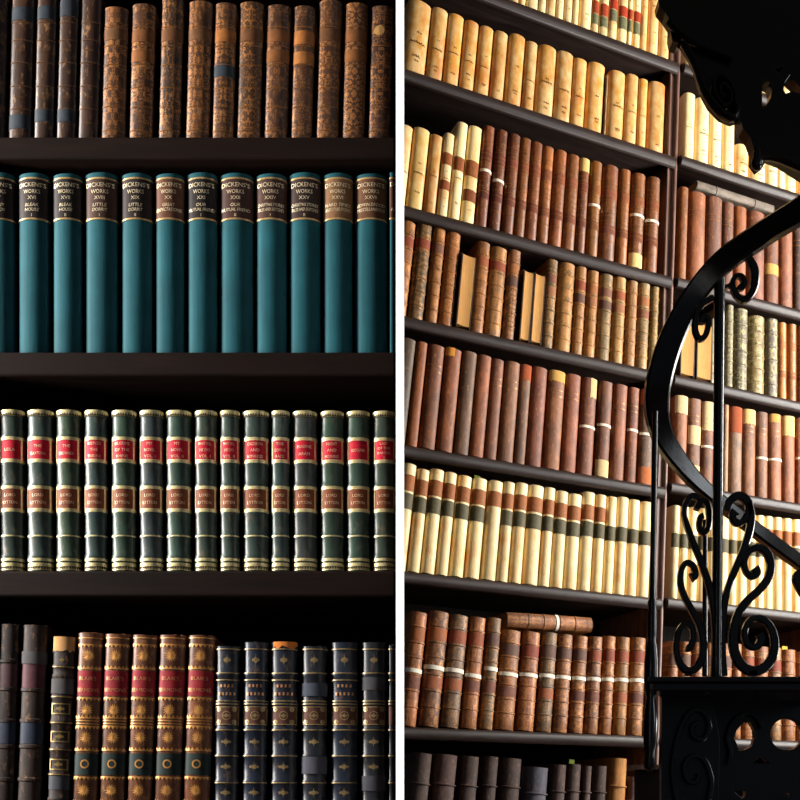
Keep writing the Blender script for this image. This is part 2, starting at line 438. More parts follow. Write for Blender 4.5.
BX = [(-17, 16), (17, 50.5), (51.5, 83), (83.5, 119), (120, 153.5), (154, 185), (186, 218), (218.5, 254), (254.5, 287.5), (288, 321.5), (322, 353.5), (354, 388), (388.8, 395.6)]
for i, ((x0, x1), (vol, l1, l2, l3, lc)) in enumerate(zip(BX, LT)):
    m, w = left_mat(x0+.2, x1-.2, 352.5); yt = 170+(i % 3)*.6; h = (352.5-yt)*KL; f = lambda y: (y-yt)/(352.5-yt)
    root, sp = book(m, w, h, DL, 'cloth', C(20, 74, 82), .29, seed=200+i)
    mb = MB(); patch(mb, sp, h*(1-f(218)), h*(1-f(176))); lab = mb.build('spine_label', M['label'], root, True, C(*lc))
    G = Gilt(sp, root, (190, 156, 100))
    for y in (176.7, 217.3): G.line(h*(1-f(y))-.0009, h*(1-f(y))+.0009)
    mb = MB(); px = KL
    if vol:
        mw = w*.80
        spine_text(mb, sp, "DICKENS'S", h*(1-f(185.3)), 6.0*px, mw); spine_text(mb, sp, 'WORKS', h*(1-f(192)), 5.6*px, mw*.62)
        spine_text(mb, sp, vol, h*(1-f(198)), 5*px, mw*.45)
        spine_text(mb, sp, l1, h*(1-f(205)), 4.6*px, mw if len(l1) > 9 else mw*.5, slant=.15); spine_text(mb, sp, l2, h*(1-f(209.8)), 4.6*px, mw if len(l2) > 7 else mw*.52, slant=.15)
        if l3: spine_text(mb, sp, l3, h*(1-f(215.3)), 4.4*px, mw*.3)
    else:
        spine_text(mb, sp, 'D', h*(1-f(185.3)), 6.0*px, w*.8); spine_text(mb, sp, 'A', h*(1-f(209.8)), 4.4*px, w*.6)
    mb.build('title', M['gold'], lab, False, C(238, 220, 180))
    ttl = (f"{l1} {l2} {l3}".title().replace('Ii', 'II')).strip() if vol else ''
    ltag(root, f'teal cloth book with dark label titled {ttl}, left bookcase' if vol else 'narrow teal cloth book touching the white partition, second shelf of left bookcase', 'teal cloth set on the left second shelf')
# ---- third shelf: dark green set
CX = [(-1, 24), (26, 53), (55, 80.5), (83.5, 107), (110.5, 136), (138.5, 163), (165, 191), (194, 217), (219.5, 239.5), (242, 269), (271, 289.5), (292, 317), (320, 344), (346, 370), (372.5, 395.6)]
CT = [('LEILA',), ('THE', 'CAXTONS'), ('THE', 'DISOWNED'), ('RIENZI', 'THE', 'TRIBUNE'), ('PILGRIMS', 'OF THE', 'RHINE'), ('MY', 'NOVEL', 'VOL. I'), ('MY', 'NOVEL', 'VOL. II'), ('WHAT WILL', 'HE DO', 'VOL. I'), ('WHAT WILL', 'HE DO', 'VOL. II'),
      ('CALDERON', 'AND', 'ROMANCES'), ('THE', 'COMING', 'RACE'), ('EUGENE', 'ARAM'), ('NIGHT', 'AND', 'MORNING'), ('GODOLPHIN',), ('LAST', 'OF THE', 'BARONS', 'I')]
for i, ((x0, x1), tl) in enumerate(zip(CX, CT)):
    m, w = left_mat(x0-.4, x1+.4, 571); yt = 408+i*.1; h = (571-yt)*KL; f = lambda y: (y-408)/(571-408)
    root, sp = book(m, w, h, DL, 'smooth', C(44+i*3 % 9, 56+(i*5) % 11, 48+(i*7) % 12), .34, (f(435.5)-.002, f(461.5)+.002, f(484.5)-.002, f(511.5)+.002, f(535), f(556)), (), seed=300+i, band_h=.0007)
    def Z(y): return h*(1-f(y))
    G = Gilt(sp, root, (212, 196, 140))
    for a, b_ in ((408.6, 414.6), (562.2, 569.5)): G.line(Z(b_), Z(a), .0007, .99, 'gilt_band')
    for a, b_ in ((557.5, 560.3), (534.4, 535.8), (435.7, 438.6), (458.6, 461.5), (484.8, 487.8), (507.9, 511)): G.line(Z(b_), Z(a), .0009, .99)
    D = Gilt(sp, root, (62, 50, 26), 'label')
    for y, hh in ((414.2, .0034), (566.2, -.0034)): D.do('band_fringe', teeth, Z(y), hh, 14, .0004, .0011)
    for a, b_, cc, nm, txt in ((438, 459, (176, 18, 40), 'red', tl), (487, 508.5, (118, 62, 34), 'brown', ('LORD', 'LYTTON'))):
        mb = MB(); patch(mb, sp, Z(b_), Z(a), .0006, -.99, .99); lab = mb.build('spine_label', M['label'], root, True, C(*cc))
        tag(lab, f'{nm} leather title label')
        Gilt(sp, lab, (226, 200, 150)).do('gilt_border', rectline, Z(b_), Z(a), .7, .0011, .0009, .12)
        mb = MB(); n = len(txt); mw = w*.54
        for k, s in enumerate(txt):
            y = (a+b_)/2+(k-(n-1)/2)*(19.0/max(n, 2.6))+1.7
            sz = 4.2 if n < 4 else 3.6
            spine_text(mb, sp, s, Z(y), sz*KL, mw if len(s) > 5 else mw*.8, .0010)
        mb.build('title', M['gold'], lab, False, C(238, 205, 165))
    ltag(root, f"dark green leather book with red label {' '.join(tl).title()}, left bookcase".replace('Ii', 'II'), 'dark green set on the left third shelf')
# ---- bottom shelf
Dm = [(-6, 14, 623, (74, 54, 45), 'old'), (15, 43, 624, (78, 58, 48), 'old'), (46, 71, 636, (56, 40, 34), 'dk'),
      (71.5, 98, 632, (128, 78, 44), 'sun'), (98.5, 125, 633, (132, 80, 44), 'sun'), (126, 152, 634, (130, 76, 44), 'sun'), (153, 181, 634, (130, 74, 44), 'sun'), (182, 210.2, 634.5, (136, 78, 42), 'sun'),
      (213.4, 238.5, 645, (30, 36, 50), 'navy'), (241.5, 267, 641, (28, 38, 56), 'navy'), (270, 297.5, 641, (30, 36, 50), 'navy'), (300, 328, 645, (34, 38, 46), 'navy'), (330.5, 358, 641, (26, 36, 52), 'navy'), (360, 387, 641, (36, 40, 46), 'navy'), (388.5, 395.2, 644, (32, 36, 44), 'navy')]
def cxl(i, y):                              # bottoms are measured at y = 800; the shelf lies lower
    return 0
for i, (x0, x1, yt, c, st) in enumerate(Dm):
    lean = .036 if i < 8 else (.014 if i < 10 else 0.004)
    sh = lean*36
    m, w = left_mat(x0-sh, x1-sh, 836, lean if i < 14 else 0); h = (836-yt)*KL; f = lambda y: (y-yt)/(836-yt)
    def Z(y): return h*(1-f(y))
    ex = []; bands = ()
    if st == 'old':
        bands = [f(y) for y in (661+i, 689+i, 721, 747, 780, 808)]
        ex = [('label', f(664), f(688), (74, 34, 40) if i else (66, 40, 42)), ('label', f(722), f(744), (34, 42, 58))]
        if i: ex.append(('tape', f(651.5), f(664), (70, 68, 68)))
    if st == 'dk':
        bands = [f(y) for y in (666, 676, 697, 722, 750, 775, 800)]
        ex = [('tape', f(679), f(694), (72, 70, 70)), ('torn', .003, f(651), (172, 128, 80)), ('label', f(776), f(790), (56, 58, 64))]
    if st == 'sun': ex = [('label', f(671), f(696), (134, 24, 32)), ('label', f(754), f(775.5), (28, 42, 38))]
    if st == 'navy':
        bands = [f(y) for y in (674, 704, 730, 756, 782, 808)]
        ex = [('label', f(706.5), f(725), (84, 52, 40))]
        if i == 11: ex += [('tape', f(683), f(696), (62, 66, 76)), ('tape', f(757), f(774), (74, 74, 82))]
        if i == 13: ex += [('tape', f(677), f(690), (66, 66, 68)), ('tape', f(776), f(791), (62, 62, 66))]
        if i == 10: ex += [('torn', .002, f(647), (190, 110, 46), -.6, .97)]
    root, sp = book(m, w, h, DL+.01, 'smooth' if st == 'navy' else ('leather' if st in ('old', 'dk') else 'lines'), C(*[k*{'old': .6, 'dk': .7, 'sun': .78, 'navy': .8}[st] for k in c]), .26, bands, ex, (), .004 if st != 'sun' else .0015, 400+i, .0012 if st == 'old' else .0008)
    tb = MB()
    gc = {'dk': (140, 114, 58), 'sun': (196, 138, 70), 'navy': (150, 126, 84)}.get(st)
    G = Gilt(sp, root, gc or (120, 90, 50))
    if st == 'dk':
        for y in (667, 697, 723, 750, 775): G.line(Z(y)-.0006, Z(y)+.0006, .0014)
        for y in (709, 737, 765, 812):
            G.do('gilt_frame', rectline, Z(y+5.5), Z(y-5.5), .62, .0014); G.do('gilt_ornament', orn_lozenge, Z(y), .0075, 1.2)
        G.do('gilt_ornament', orn_lozenge, Z(660), .004, 2)
    if st == 'sun':
        for y in (638, 721, 724): G.line(Z(y)-.0006, Z(y)+.0006, .0007)
        for y, s_ in ((645, -1), (668.5, 1), (698.5, -1), (718, 1), (727, -1), (750.5, 1), (778, -1), (803, 1)): G.do('gilt_toothed_rule', teeth, Z(y), .0030*s_)
        for y in (656, 710.5, 738, 791, 820): G.do('gilt_sunburst', orn_sun, Z(y), 6.6*KL)
        G.do('gilt_ring', orn_ring, 0, Z(764.5), 3.0*KL, 4.6*KL)
        spine_text(tb, sp, "BLAIR'S", Z(680.5), 5.2*KL, w*.75); spine_text(tb, sp, 'SERMONS', Z(692), 5.2*KL, w*.8)
    if st == 'navy':
        for y in (649, 673, 680, 701, 704, 730, 756, 783, 803):
            if (i == 11 and y in (680, 756)) or (i == 13 and y in (680, 783)): continue
            G.line(Z(y)-.0006, Z(y)+.0006, .0014)
        if i < 14:
            G.do('gilt_ornament', orn_lozenge, Z(660), .006, 2.2)
            for y in (742, 767, 793):
                if (i == 11 and y == 767) or (i == 13 and y == 793): continue
                G.do('gilt_ornament', orn_lozenge, Z(y), .0085, 1.2)
            G.do('gilt_frame', rectline, Z(725), Z(706.5), .80, .0012)
            G.do('gilt_ring', orn_ring, 0, Z(715.7), 3.8*KL, 4.8*KL, 8)
            for sx in (-1, 1):
                for yy in (709.5, 722): G.do('gilt_dot', orn_ring, sx*w*.3, Z(yy), .0006, .0028, 8)
            G.do('gilt_ornament', orn_lozenge, Z(715.7), .0055, 1.4)
            if i not in (11, 13):
                for y, n in ((686, 4), (694, 5)):
                    for k in range(n): orn_poly(tb, sp, [(-.0012, -.0018), (.0012, -.0015), (.001, .0018), (-.001, .0018)], (k-(n-1)/2)*w*.15, Z(y), .0014)
    if tb.v: tb.build('title', M['gold'], root, False, C(190, 132, 84))
    dsc = {'old': 'worn grey-brown book' + (' with grey tape' if i else ' with plum label'), 'dk': 'dark brown book with torn tan top',
           'sun': 'tan book with gilt sunbursts', 'navy': 'navy leather book with gilt motifs'}[st]
    if i == 11: dsc = 'navy gilt book with two grey paper tapes'
    if i == 13: dsc = 'black gilt book with grey tape over its title'
    if i == 10: dsc = 'navy gilt book with torn orange head'
    ltag(root, f'{dsc}, {ORD[i]} from left, left bookcase bottom shelf', 'gilt leather books on the left bottom shelf')

# ================================================================== FAR (RIGHT) BOOKCASE
RB = Matrix.Translation((0, Y0, 0)) @ Matrix.Rotation(ANG, 4, 'Z')     # x along the front, y into the wall, z up
rb = empty('bookcase', RB)
tag(rb, 'tall dark oak bookcase right of the white partition, behind the black iron stair', 'bookcase', 'bookcases')
SL = [(-62), 49.5, 146.5, 269, 368, 483.5, 596.5, 736, 872]              # shelf tops at px 640 (left bay)
SRy = [(690, -52), (690, 66), (735, 173.5), (735, 293), (735, 388), (735, 493), (735, 605), (760, 739.5), (760, 868)]
ZL = [zr(640, y) for y in SL]; ZRt = [zr(a, y) for a, y in SRy]
def lean_px(px): return max(.006, .1-.000266*(px-420)) if px < 690 else max(.0, .026-.0003*(px-690))
PX0, PY0P, PLEAN = 655.5, 740.0, .031
def post_px(py): return PX0-(py-PY0P)*PLEAN
upost = ur(PX0); lw_post = PLEAN*((ur(PX0+1)-ur(PX0))/(YR(PX0)/F))
zpost = zr(PX0, PY0P)
def post_u(z): return upost+(z-zpost)*lw_post
def nose_board(name, u0, u1, z, th=.036, depth=.30, front=-.0125, parent=rb, mat=None, ends=True):
    """shelf with a bullnosed front edge"""
    prof = []
    r = th/2
    for k in range(9):
        a = PI/2+PI*k/8; prof.append((front+r*.75+r*.75*math.cos(a), z-r+r*math.sin(a)))
    prof += [(front+r*.75+.0005, z-.021), (depth, z-.021), (depth, z)]
    mb = MB(); n = len(prof)
    us = [u0, u0+.004, u1-.004, u1]
    rows = []
    for j, u in enumerate(us):
        ins = .004 if (ends and j in (0, 3)) else 0
        rows.append([Vector((u, y+(ins if k < 9 else 0), zz + (-ins*.5 if zz > z-r else ins*.5))) for k, (y, zz) in enumerate(prof)])
    mb.grid(rows, close=True); mb.poly(rows[0]); mb.poly(rows[-1])
    return mb.build(name, mat or M['wood'], parent, True)
UL0 = ur(384); UR1 = ur(835)
for z in ZL: nose_board('shelf', UL0, post_u(z)+.004, z)
for z in ZRt: nose_board('shelf', post_u(z)+.020, UR1, z)
def post_geo(name, u_a, u_b, y0, y1, mat, rounded=False):
    mb = MB(); z0, z1 = 0, zr(640, -170)
    if rounded:
        rows = []
        for z in (z0, z1):
            c = (u_a+u_b)/2+post_u(z); r = (u_b-u_a)/2
            rows.append([Vector((c+r*math.cos(a), y0+(r)*math.sin(a), z)) for a in [PI+PI*k/8 for k in range(9)]]+[Vector((c+r, y1, z)), Vector((c-r, y1, z))])
        mb.grid(rows, close=True); mb.poly(rows[0]); mb.poly(rows[1])
    else:
        a = [Vector((u+post_u(z), y, z)) for z in (z0, z1) for y in (y0, y1) for u in (u_a, u_b)]
        mb.add(a, [(0, 2, 3, 1), (4, 5, 7, 6), (0, 1, 5, 4), (2, 6, 7, 3), (0, 4, 6, 2), (1, 3, 7, 5)])
    return mb.build(name, mat, rb, rounded)
post_geo('upright', -.019, .019, .010, .30, M['woodv'])
post_geo('bead_moulding', -.019, -.0105, .010, .016, M['woodv'], True)
post_geo('bead_moulding', .002, .019, .008, .016, M['woodv'], True)
mb = MB(); mb.box(UR1, UR1+.04, 0, .3, 0, zr(640, -170)); mb.build('upright', M['woodv'], rb, False)
mb = MB(); mb.box(UL0, UR1+.04, .30, .315, 0, zr(640, -170)); mb.build('back_panel', M['back'], rb, False)
mb = MB(); mb.box(UL0, UR1+.04, .012, .03, 0, min(ZL[-1], ZRt[-1])-.04); mb.build('base_panel', M['woodv'], rb, False)
mb = MB(); mb.box(UL0, UR1+.06, -.03, .315, zr(640, -170), zr(640, -170)+.06); mb.build('cornice', M['wood'], rb, False)

def right_mat(x0, x1, z, shrink=.978, depth=0.0):
    b = .002+.22*(ur(x1)-ur(x0)); ca, sa = math.cos(ANG), math.sin(ANG)
    def us(px): k = (px-400)/F; return (k*(Y0+b*ca)+b*sa)/(ca-k*sa)
    ua, ub = us(x0), us(x1); uc = (ua+ub)/2; w = (ub-ua)*shrink; xc = (x0+x1)/2
    L = lean_px(xc)*((ur(xc+1)-ur(xc))/(YR(xc)/F)); th = math.atan(L)
    T = RB @ Matrix.Translation((uc+w/2, .002+depth, z+.0002)) @ Matrix.Rotation(th, 4, 'Y') @ Matrix.Translation((-w/2, 0, 0))
    return T, w, th
def rheight(x0, x1, yt, z, th):
    xc = (x0+x1)/2
    for _ in range(4):
        Y = YR(xc); Zt = ZC+(PY-yt)/F*Y
        xc = (x0+x1)/2+lean_px((x0+x1)/2)*((Zt-z)*F/Y)
    return (Zt-z)/math.cos(th)

CR = (202, 138, 54); CR2 = (240, 210, 150)
def tape(f): return ('tape', f-.013, f+.013, (245, 232, 205))
def shelf_row(row, z, kind, shelf, bay, depth=.2):
    zz_ = ZL if bay == 'left' else ZRt
    k_ = min(range(len(zz_)), key=lambda q: abs(zz_[q]-z)); zmax = zz_[k_-1]-.0235 if k_ else 99
    for i, it in enumerate(row):
        x0, x1, yt = it[:3]; c = it[3] if len(it) > 3 and it[3] else None; ex = list(it[4]) if len(it) > 4 else []; desc = it[5] if len(it) > 5 else None
        seed = hash((shelf, bay, i)) & 0xffff if False else (len(shelf)*131+len(bay)*17+i*7+int(x0))
        r = random.Random(seed)
        m, w, th = right_mat(x0, x1, z); h = min(rheight(x0, x1, yt, z, th), (zmax-z)/math.cos(th))
        v = r.uniform(.9, 1.1)
        mat = kind; bands = (); gl = (); rt = .0; ink = 0; bul = .3; bh = .0016; look = ''
        if c == 'pages':
            root = page_book(m @ Matrix.Translation((0, -.007, 0)), w, h, depth, C(204, 148, 82), C(60, 40, 28)); look = 'book shelved with tan page edges outward'
        else:
            if kind == 'vellum':
                c = c or CR; ink = 1; rt = .0015; look = 'cream vellum book'; bul = .26
            elif kind == 'vlabel':
                c = c or CR2; mat = 'vellum'; look = 'cream book with two dark labels'; bul = .32
            elif kind == 'lines':
                c = c or (150, 84, 52); gl = [f+r.uniform(-.01, .01) for f in (.15, .19, .24, .28, .33, .37, .44, .5, .54, .6, .66, .8)]; look = 'gilt-lined brown book'
                ex += [('panel', .24, .36, tuple(int(k*.9) for k in c)), ('panel', .62, .73, tuple(int(k*.78) for k in c))]
            elif kind == 'banded':
                c = c or (150, 92, 58); bands = (.14, .29, .43, .57, .71, .86); rt = .003; look = 'ribbed brown calf book'
                if not any(e[0] in ('label',) for e in ex) and r.random() < .75:
                    ex += [('panel', .155, .275, r.choice([(146, 76, 40), (136, 64, 38), (156, 96, 52), (120, 76, 56)]))]
                    if r.random() < .6: ex += [('panel', .30, .42, r.choice([(96, 66, 52), (128, 78, 50), (150, 96, 60)]))]
            elif kind == 'red':
                c = c or (146, 78, 54); rt = .002; look = 'worn reddish book'; bul = .24
                gl = [] if r.random() < .6 else [.2, .26]
            elif kind == 'folio':
                c = c or (150, 86, 54); mat = 'banded'; bands = (.13, .27, .40, .55, .69, .83); rt = .005; bh = .0022; look = 'ribbed brown folio'
                if r.random() < .85: ex += [('panel', .135, .265, r.choice([(140, 70, 40), (130, 60, 38), (98, 68, 54), (150, 86, 46)]))]
                if r.random() < .6: ex += [('panel', .56, .68, r.choice([(116, 70, 52), (104, 62, 48), (150, 84, 50)]))]
            elif kind == 'grey':
                c = c or (78, 62, 57); mat = 'leather'; bands = (.25, .45, .65, .85); rt = .006; bh = .0045; look = 'shade-darkened grey-brown ribbed book'  # grey-brown, with the dimness of the lowest shelf put into the base colour
            elif kind == 'ornate':
                c = c or (166, 146, 104); c = tuple(k*.68 for k in c); mat = 'ornate'; bands = (.2, .36, .52, .68, .84); look = 'pale gilt-patterned grey-gold book'
            if kind in ('red', 'lines', 'folio', 'banded'): c = (c[0]*.9+6, c[1]*.92+5, c[2]*.74)
            cc = tuple(min(255, k*v) for k in c)
            root, sp = book(m, w, h, depth, mat, C(*cc), bul, bands, ex, gl, rt, seed, bh, ink)
            ks = [e[0] for e in ex]
            if kind == 'vlabel' and not ex: look = 'plain cream vellum book'
            if kind == 'vlabel' and ex and ex[0][1] > .25 and len(ex) == 1: look = 'cream vellum book with single black label'
            if 'tape' in ks: look += ' and white band' if ' with ' in look else ' with white band'
            elif 'torn' in ks: look += ' and pale patch' if ' with ' in look else ' with pale patch'
            elif 'tag' in ks: look += ' and slip of paper' if ' with ' in look else ' with slip of paper'
        if desc: look = desc
        where = f'{ORD[i]} from white partition' if bay == 'left' else f'{ORD[i]} right of oak upright'
        tag(root, f'{look}, {where}, right bookcase {shelf} shelf', 'book', f'books on the {shelf} shelf of the right bookcase')

VL = lambda a=.10, g=True, b=True: ([('label', a, a+.15, (150, 88, 44))] if b else [])+([('label', a+.17, a+.32, (88, 80, 54))] if g else [])
# row 0 (top, heads out of frame)
e0 = [402.6, 413, 424, 435, 447, 458, 469, 481, 492, 503, 511, 519, 526, 538, 546, 555.5, 563.5, 572, 578.5, 591, 598.5, 608, 617, 627, 632, 640, 647, 658, 669]
e0 = [x for x in e0 if x >= 481]
R0 = []
for a, b in zip(e0, e0[1:]):
    zt = -52-(640-a)*.35
    ex = []
    if 590 < a < 640: ex = [('label', .845-.12, .845, (170, 70, 40)), ('label', .85, .95, (120, 118, 84))] if a < 600 else [('label', .74-.1, .74, (176, 62, 36)), ('label', .745, .86, (118, 116, 84))]
    col = CR2 if a < 640 else (232, 182, 112)
    R0.append((a, b-.8, zt, col, [(k, f0-.04*(a < 610), f1-.04*(a < 610), c) for k, f0, f1, c in ex], 'cream book with red and green labels' if ex else None))
shelf_row(R0, ZL[1], 'vellum', 'top', 'left')
R1 = [(400.5, 424.5, 1), (424.8, 441.3, 8), (442, 457.5, 14), (458.3, 472.8, 20.5), (473.8, 487.8, 26), (488.8, 502.5, 31), (503.8, 520, 34), (521, 532.8, 41), (533.5, 551.8, 45), (552.2, 569, 51), (569.5, 583, 58), (584, 601.3, 62),
      (603.4, 605.3, 74, (120, 70, 42), [], 'thin brown book between cream vellum books'), (605.5, 622, 70), (622.5, 635.3, 73.5), (636, 645, 78), (646, 662.5, 81)]
shelf_row(R1, ZL[2], 'vellum', 'second', 'left')
lab2 = [('label', .24, .38, (150, 84, 40)), ('label', .57, .68, (140, 74, 38))]
R2a = [(391, 404.6, 125, CR2), (405, 421.8, 128, (216, 172, 92)), (422.5, 435, 134.5), (436.5, 446.8, 133, CR2, lab2), (448, 459, 122, CR2, [('label', .36, .5, (146, 80, 40))]), (460, 473.5, 126, (240, 208, 140), [('label', .36, .52, (150, 86, 42)), ('label', .66, .78, (130, 70, 38))])]
R2 = [it + ((None,)*(4-len(it))) for it in R2a]
R2 = [tuple(list(it)[:4]+[it[4] if len(it) > 4 else [], ('cream vellum book with brown labels' if len(it) > 4 else 'cream vellum book')]) for it in R2]
shelf_row(R2, ZL[3], 'vellum', 'third', 'left')
R2b = [(474.5, 486.8, 125.5, (118, 58, 42), [tape(.445)]), (488, 500.2, 129.5, (120, 60, 44), [tape(.51)]), (501, 513, 133.5, (138, 70, 48)), (513.2, 524, 137.5, (142, 76, 44)), (524.5, 536, 141.5, (140, 72, 46)), (536.4, 547.6, 146, (152, 84, 52)), (548.5, 561, 149.5, (140, 72, 44)),
       (561.5, 574, 154, (150, 84, 54)), (574.5, 584.5, 157.5, (130, 66, 44), [('torn', .005, .14, (222, 180, 108))]), (585, 597.5, 160.5, (152, 90, 46), [tape(.465)]), (598, 614, 164.5, (148, 80, 56)), (615, 626.5, 168.5, (150, 84, 46)),
       (627.5, 642, 172.5, (146, 80, 44), [tape(.445), ('torn', .845, .995, (230, 196, 124))]), (643, 657, 176, (140, 74, 40), [tape(.465)])]
def row_cont(row, z, kind, shelf, bay, start, depth=.2):
    """a row that continues the count of the books before it"""
    pad = ORD[:]; globals()['ORD'] = pad[start:]
    shelf_row(row, z, kind, shelf, bay, depth); globals()['ORD'] = pad
row_cont(R2b, ZL[3], 'lines', 'third', 'left', 6)
OR = (166, 98, 56); GB = (140, 118, 96)
R3 = [(391, 406.2, 221, OR), (407, 423, 223, (112, 84, 64)), (424, 437, 228, OR), (437.5, 452.5, 232, (160, 90, 52)), (453, 467.5, 254, 'pages'), (469, 483, 241.5, OR), (483.5, 500.5, 247, (150, 98, 66)), (501.5, 514.5, 249.5, (120, 70, 52)),
      (516.6, 527, 270, 'pages'), (527.6, 538.6, 273, 'pages'), (541, 552.5, 259, (140, 106, 80)), (554, 570, 262.5, (172, 118, 74)), (571, 582, 266, (160, 106, 72)), (583, 594.5, 270, (166, 108, 62)), (595.5, 609, 273.5, (146, 116, 94)),
      (609.5, 622.5, 276.5, (164, 120, 82)), (623.5, 634.5, 280, (160, 106, 74)), (635, 647, 282.5, (166, 132, 104)), (648, 656.3, 286, (150, 124, 88))]
shelf_row(R3, ZL[4], 'banded', 'fourth', 'left')
R4 = [(390, 404.8, 338.5, (112, 86, 84)), (405.5, 417, 341.5, (158, 82, 48)), (418, 434.5, 345, (138, 74, 54)), (435.5, 452, 348.5, (150, 78, 52), [('torn', .0, .08, (230, 150, 60), -.97, .0)]), (453, 468, 351.5, (118, 76, 62)), (468.5, 483, 355, (148, 76, 50)),
      (483.5, 496, 359, (132, 70, 52)), (497, 512.5, 361.5, (136, 82, 66)), (513, 524.5, 364.5, (126, 78, 64), [('torn', .003, .155, (156, 78, 44))]), (525, 540.6, 367, (148, 72, 54)), (542.2, 559, 370.5, (144, 82, 58), [('torn', .003, .11, (204, 156, 84))]),
      (560, 575, 374, (148, 76, 60)), (576, 592, 377.5, (140, 72, 52), [tape(.51), ('torn', .003, .2, (210, 178, 126), -.05, .97)]), (593.5, 608, 381, (136, 76, 62), [tape(.46), ('torn', .82, .995, (212, 184, 134))]), (609, 623, 384, (146, 80, 64)), (624, 635.5, 387, (142, 74, 58), [tape(.455)]),
      (636.5, 651, 389, (124, 84, 74), [tape(.475), ('torn', .003, .16, (190, 90, 46)), ('torn', .82, .995, (172, 98, 56))])]
shelf_row(R4, ZL[5], 'red', 'fifth', 'left')
tops5 = [(392, 405.8, 464), (407, 419.7, 469.5), (420.3, 434.6, 469.5), (435.6, 447.8, 472.5), (449.3, 463.2, 476), (464.7, 479.2, 478.5), (481, 495.6, 481), (496, 507.7, 482), (508.7, 521.2, 483), (521.8, 537.6, 485.5), (538.3, 549.2, 487.5), (549.8, 562.6, 491),
         (563, 576.6, 494), (577, 590.2, 492), (590.8, 601.7, 494.5), (602.3, 612.6, 496.5), (613, 624.6, 497), (625, 636.1, 499.5), (636.5, 648.6, 501.5)]
R5 = []
for i, (a, b, t) in enumerate(tops5):
    ex = VL(.105+.002*i) if i < 15 else VL(.14, True, False)
    if i == 6: ex = VL(.11, False)
    if i == 5: ex = ex+[('tag', 0, 0, (120, 130, 50))]
    R5.append((a, b, t, CR2, ex, 'cream vellum book with single brown label' if i == 6 else ('cream labelled book with green paper slip' if i == 5 else None)))
shelf_row(R5, ZL[6], 'vlabel', 'sixth', 'left')
W = lambda f: ('tape', f-.018, f+.018, (236, 226, 205))
R6 = [(399, 416.5, 612.5, (150, 84, 62), [W(.515)]), (417.5, 439, 612, (136, 82, 64), [W(.49)]), (439.5, 459, 615.5, (108, 80, 78), [W(.495)]), (460, 477, 617.5, (152, 84, 54), [W(.53)]), (478.5, 493, 618, (126, 90, 70), [W(.46)]), (494, 514, 630.5, (160, 90, 54), [W(.445)]),
      (515, 534, 632, (150, 78, 52), [W(.44)]), (535, 551.5, 632.5, (112, 82, 68), [W(.44)]), (552, 567.5, 634.5, (144, 84, 62), [W(.44)]), (568.5, 583, 636, (144, 86, 64), [W(.44)]), (584, 598, 636.5, (142, 84, 62), [W(.44)]), (598.5, 611.5, 636, (152, 88, 60), [W(.445)]),
      (612, 626, 637, (164, 104, 52), [W(.44)]), (627, 642.3, 637.5, (150, 90, 58), [W(.44)])]
shelf_row(R6, ZL[7], 'folio', 'seventh', 'left', .22)
R7 = [(401, 421, 754), (423, 447.5, 755.5, (88, 66, 62)), (451, 470, 757), (474, 490, 757), (493, 514, 759), (519, 542, 768, (84, 82, 92)), (546, 560.5, 765), (561, 575.5, 764.5, None, [('tag', 0, 0, (96, 110, 40))]), (577, 586.7, 766), (588, 602.3, 766), (604, 622.5, 758.5, (176, 120, 62), [], 'tan calf book with raised bands'), (624, 636.5, 777, (96, 64, 60), [], 'small worn maroon book')]
shelf_row(R7, ZL[8], 'grey', 'bottom', 'left', .22)
# ------ right bay
V0 = [(684+i*12.2, 684+i*12.2+11.6, -30+i*3.5, CR2) for i in range(11)]
shelf_row(V0, ZRt[1], 'vellum', 'top', 'right')
V1 = [(682, 693.2, 92, CR2), (694.2, 707.8, 97, CR2), (709, 720.6, 103, CR2), (721.6, 733.6, 117, CR2), (734.6, 747.5, 143, CR2), (748, 765, 146, CR2), (765.5, 777.3, 148, CR2), (777.7, 784.6, 151, (232, 226, 180)), (785, 795.6, 153, CR2), (797, 809, 156, CR2), (810, 822, 159, CR2)]
shelf_row(V1, ZRt[2], 'vellum', 'second', 'right')
V2s = [(677, 685.6, 186, (190, 102, 44)), (686.4, 703.3, 191, (172, 90, 56)), (704, 720.2, 195.5, (152, 84, 70)), (720.8, 732.3, 201, (142, 76, 62)), (733, 745.3, 205.5, (180, 92, 48)), (746, 763.5, 210, (172, 86, 60)), (764, 778, 214, (160, 84, 56), [('label', .55, .67, (190, 150, 80))]), (778.6, 792, 218, (170, 88, 62)), (793, 804, 222, (80, 40, 26)), (805, 816, 226, (150, 80, 54))]
V2 = [tuple([*v[:3], tuple(k*.84 for k in v[3]), *v[4:]]) for v in V2s]
shelf_row(V2, ZRt[3], 'red', 'third', 'right')
V3 = [(676, 690.3, 322, 'pages'), (692, 707.3, 322, 'pages'), (710, 714, 318, (222, 206, 170), [], 'thin white book'), (715, 724, 306, (150, 136, 104)), (724.6, 732.6, 304, (160, 150, 112)), (733.2, 747, 307.5, (158, 146, 112)), (747.7, 764, 314.5, (176, 146, 84)), (765.5, 777.6, 317.5, (150, 136, 120))]
shelf_row(V3, ZRt[4], 'ornate', 'fourth', 'right')
row_cont([(778.2, 786.4, 321.5, (184, 112, 60), [], 'orange-brown leather book'), (787.6, 796.3, 323, (176, 106, 60), [], 'orange-brown leather book'), (797, 808, 325, (130, 70, 44), [], 'brown leather book')], ZRt[4], 'lines', 'fourth', 'right', 8)
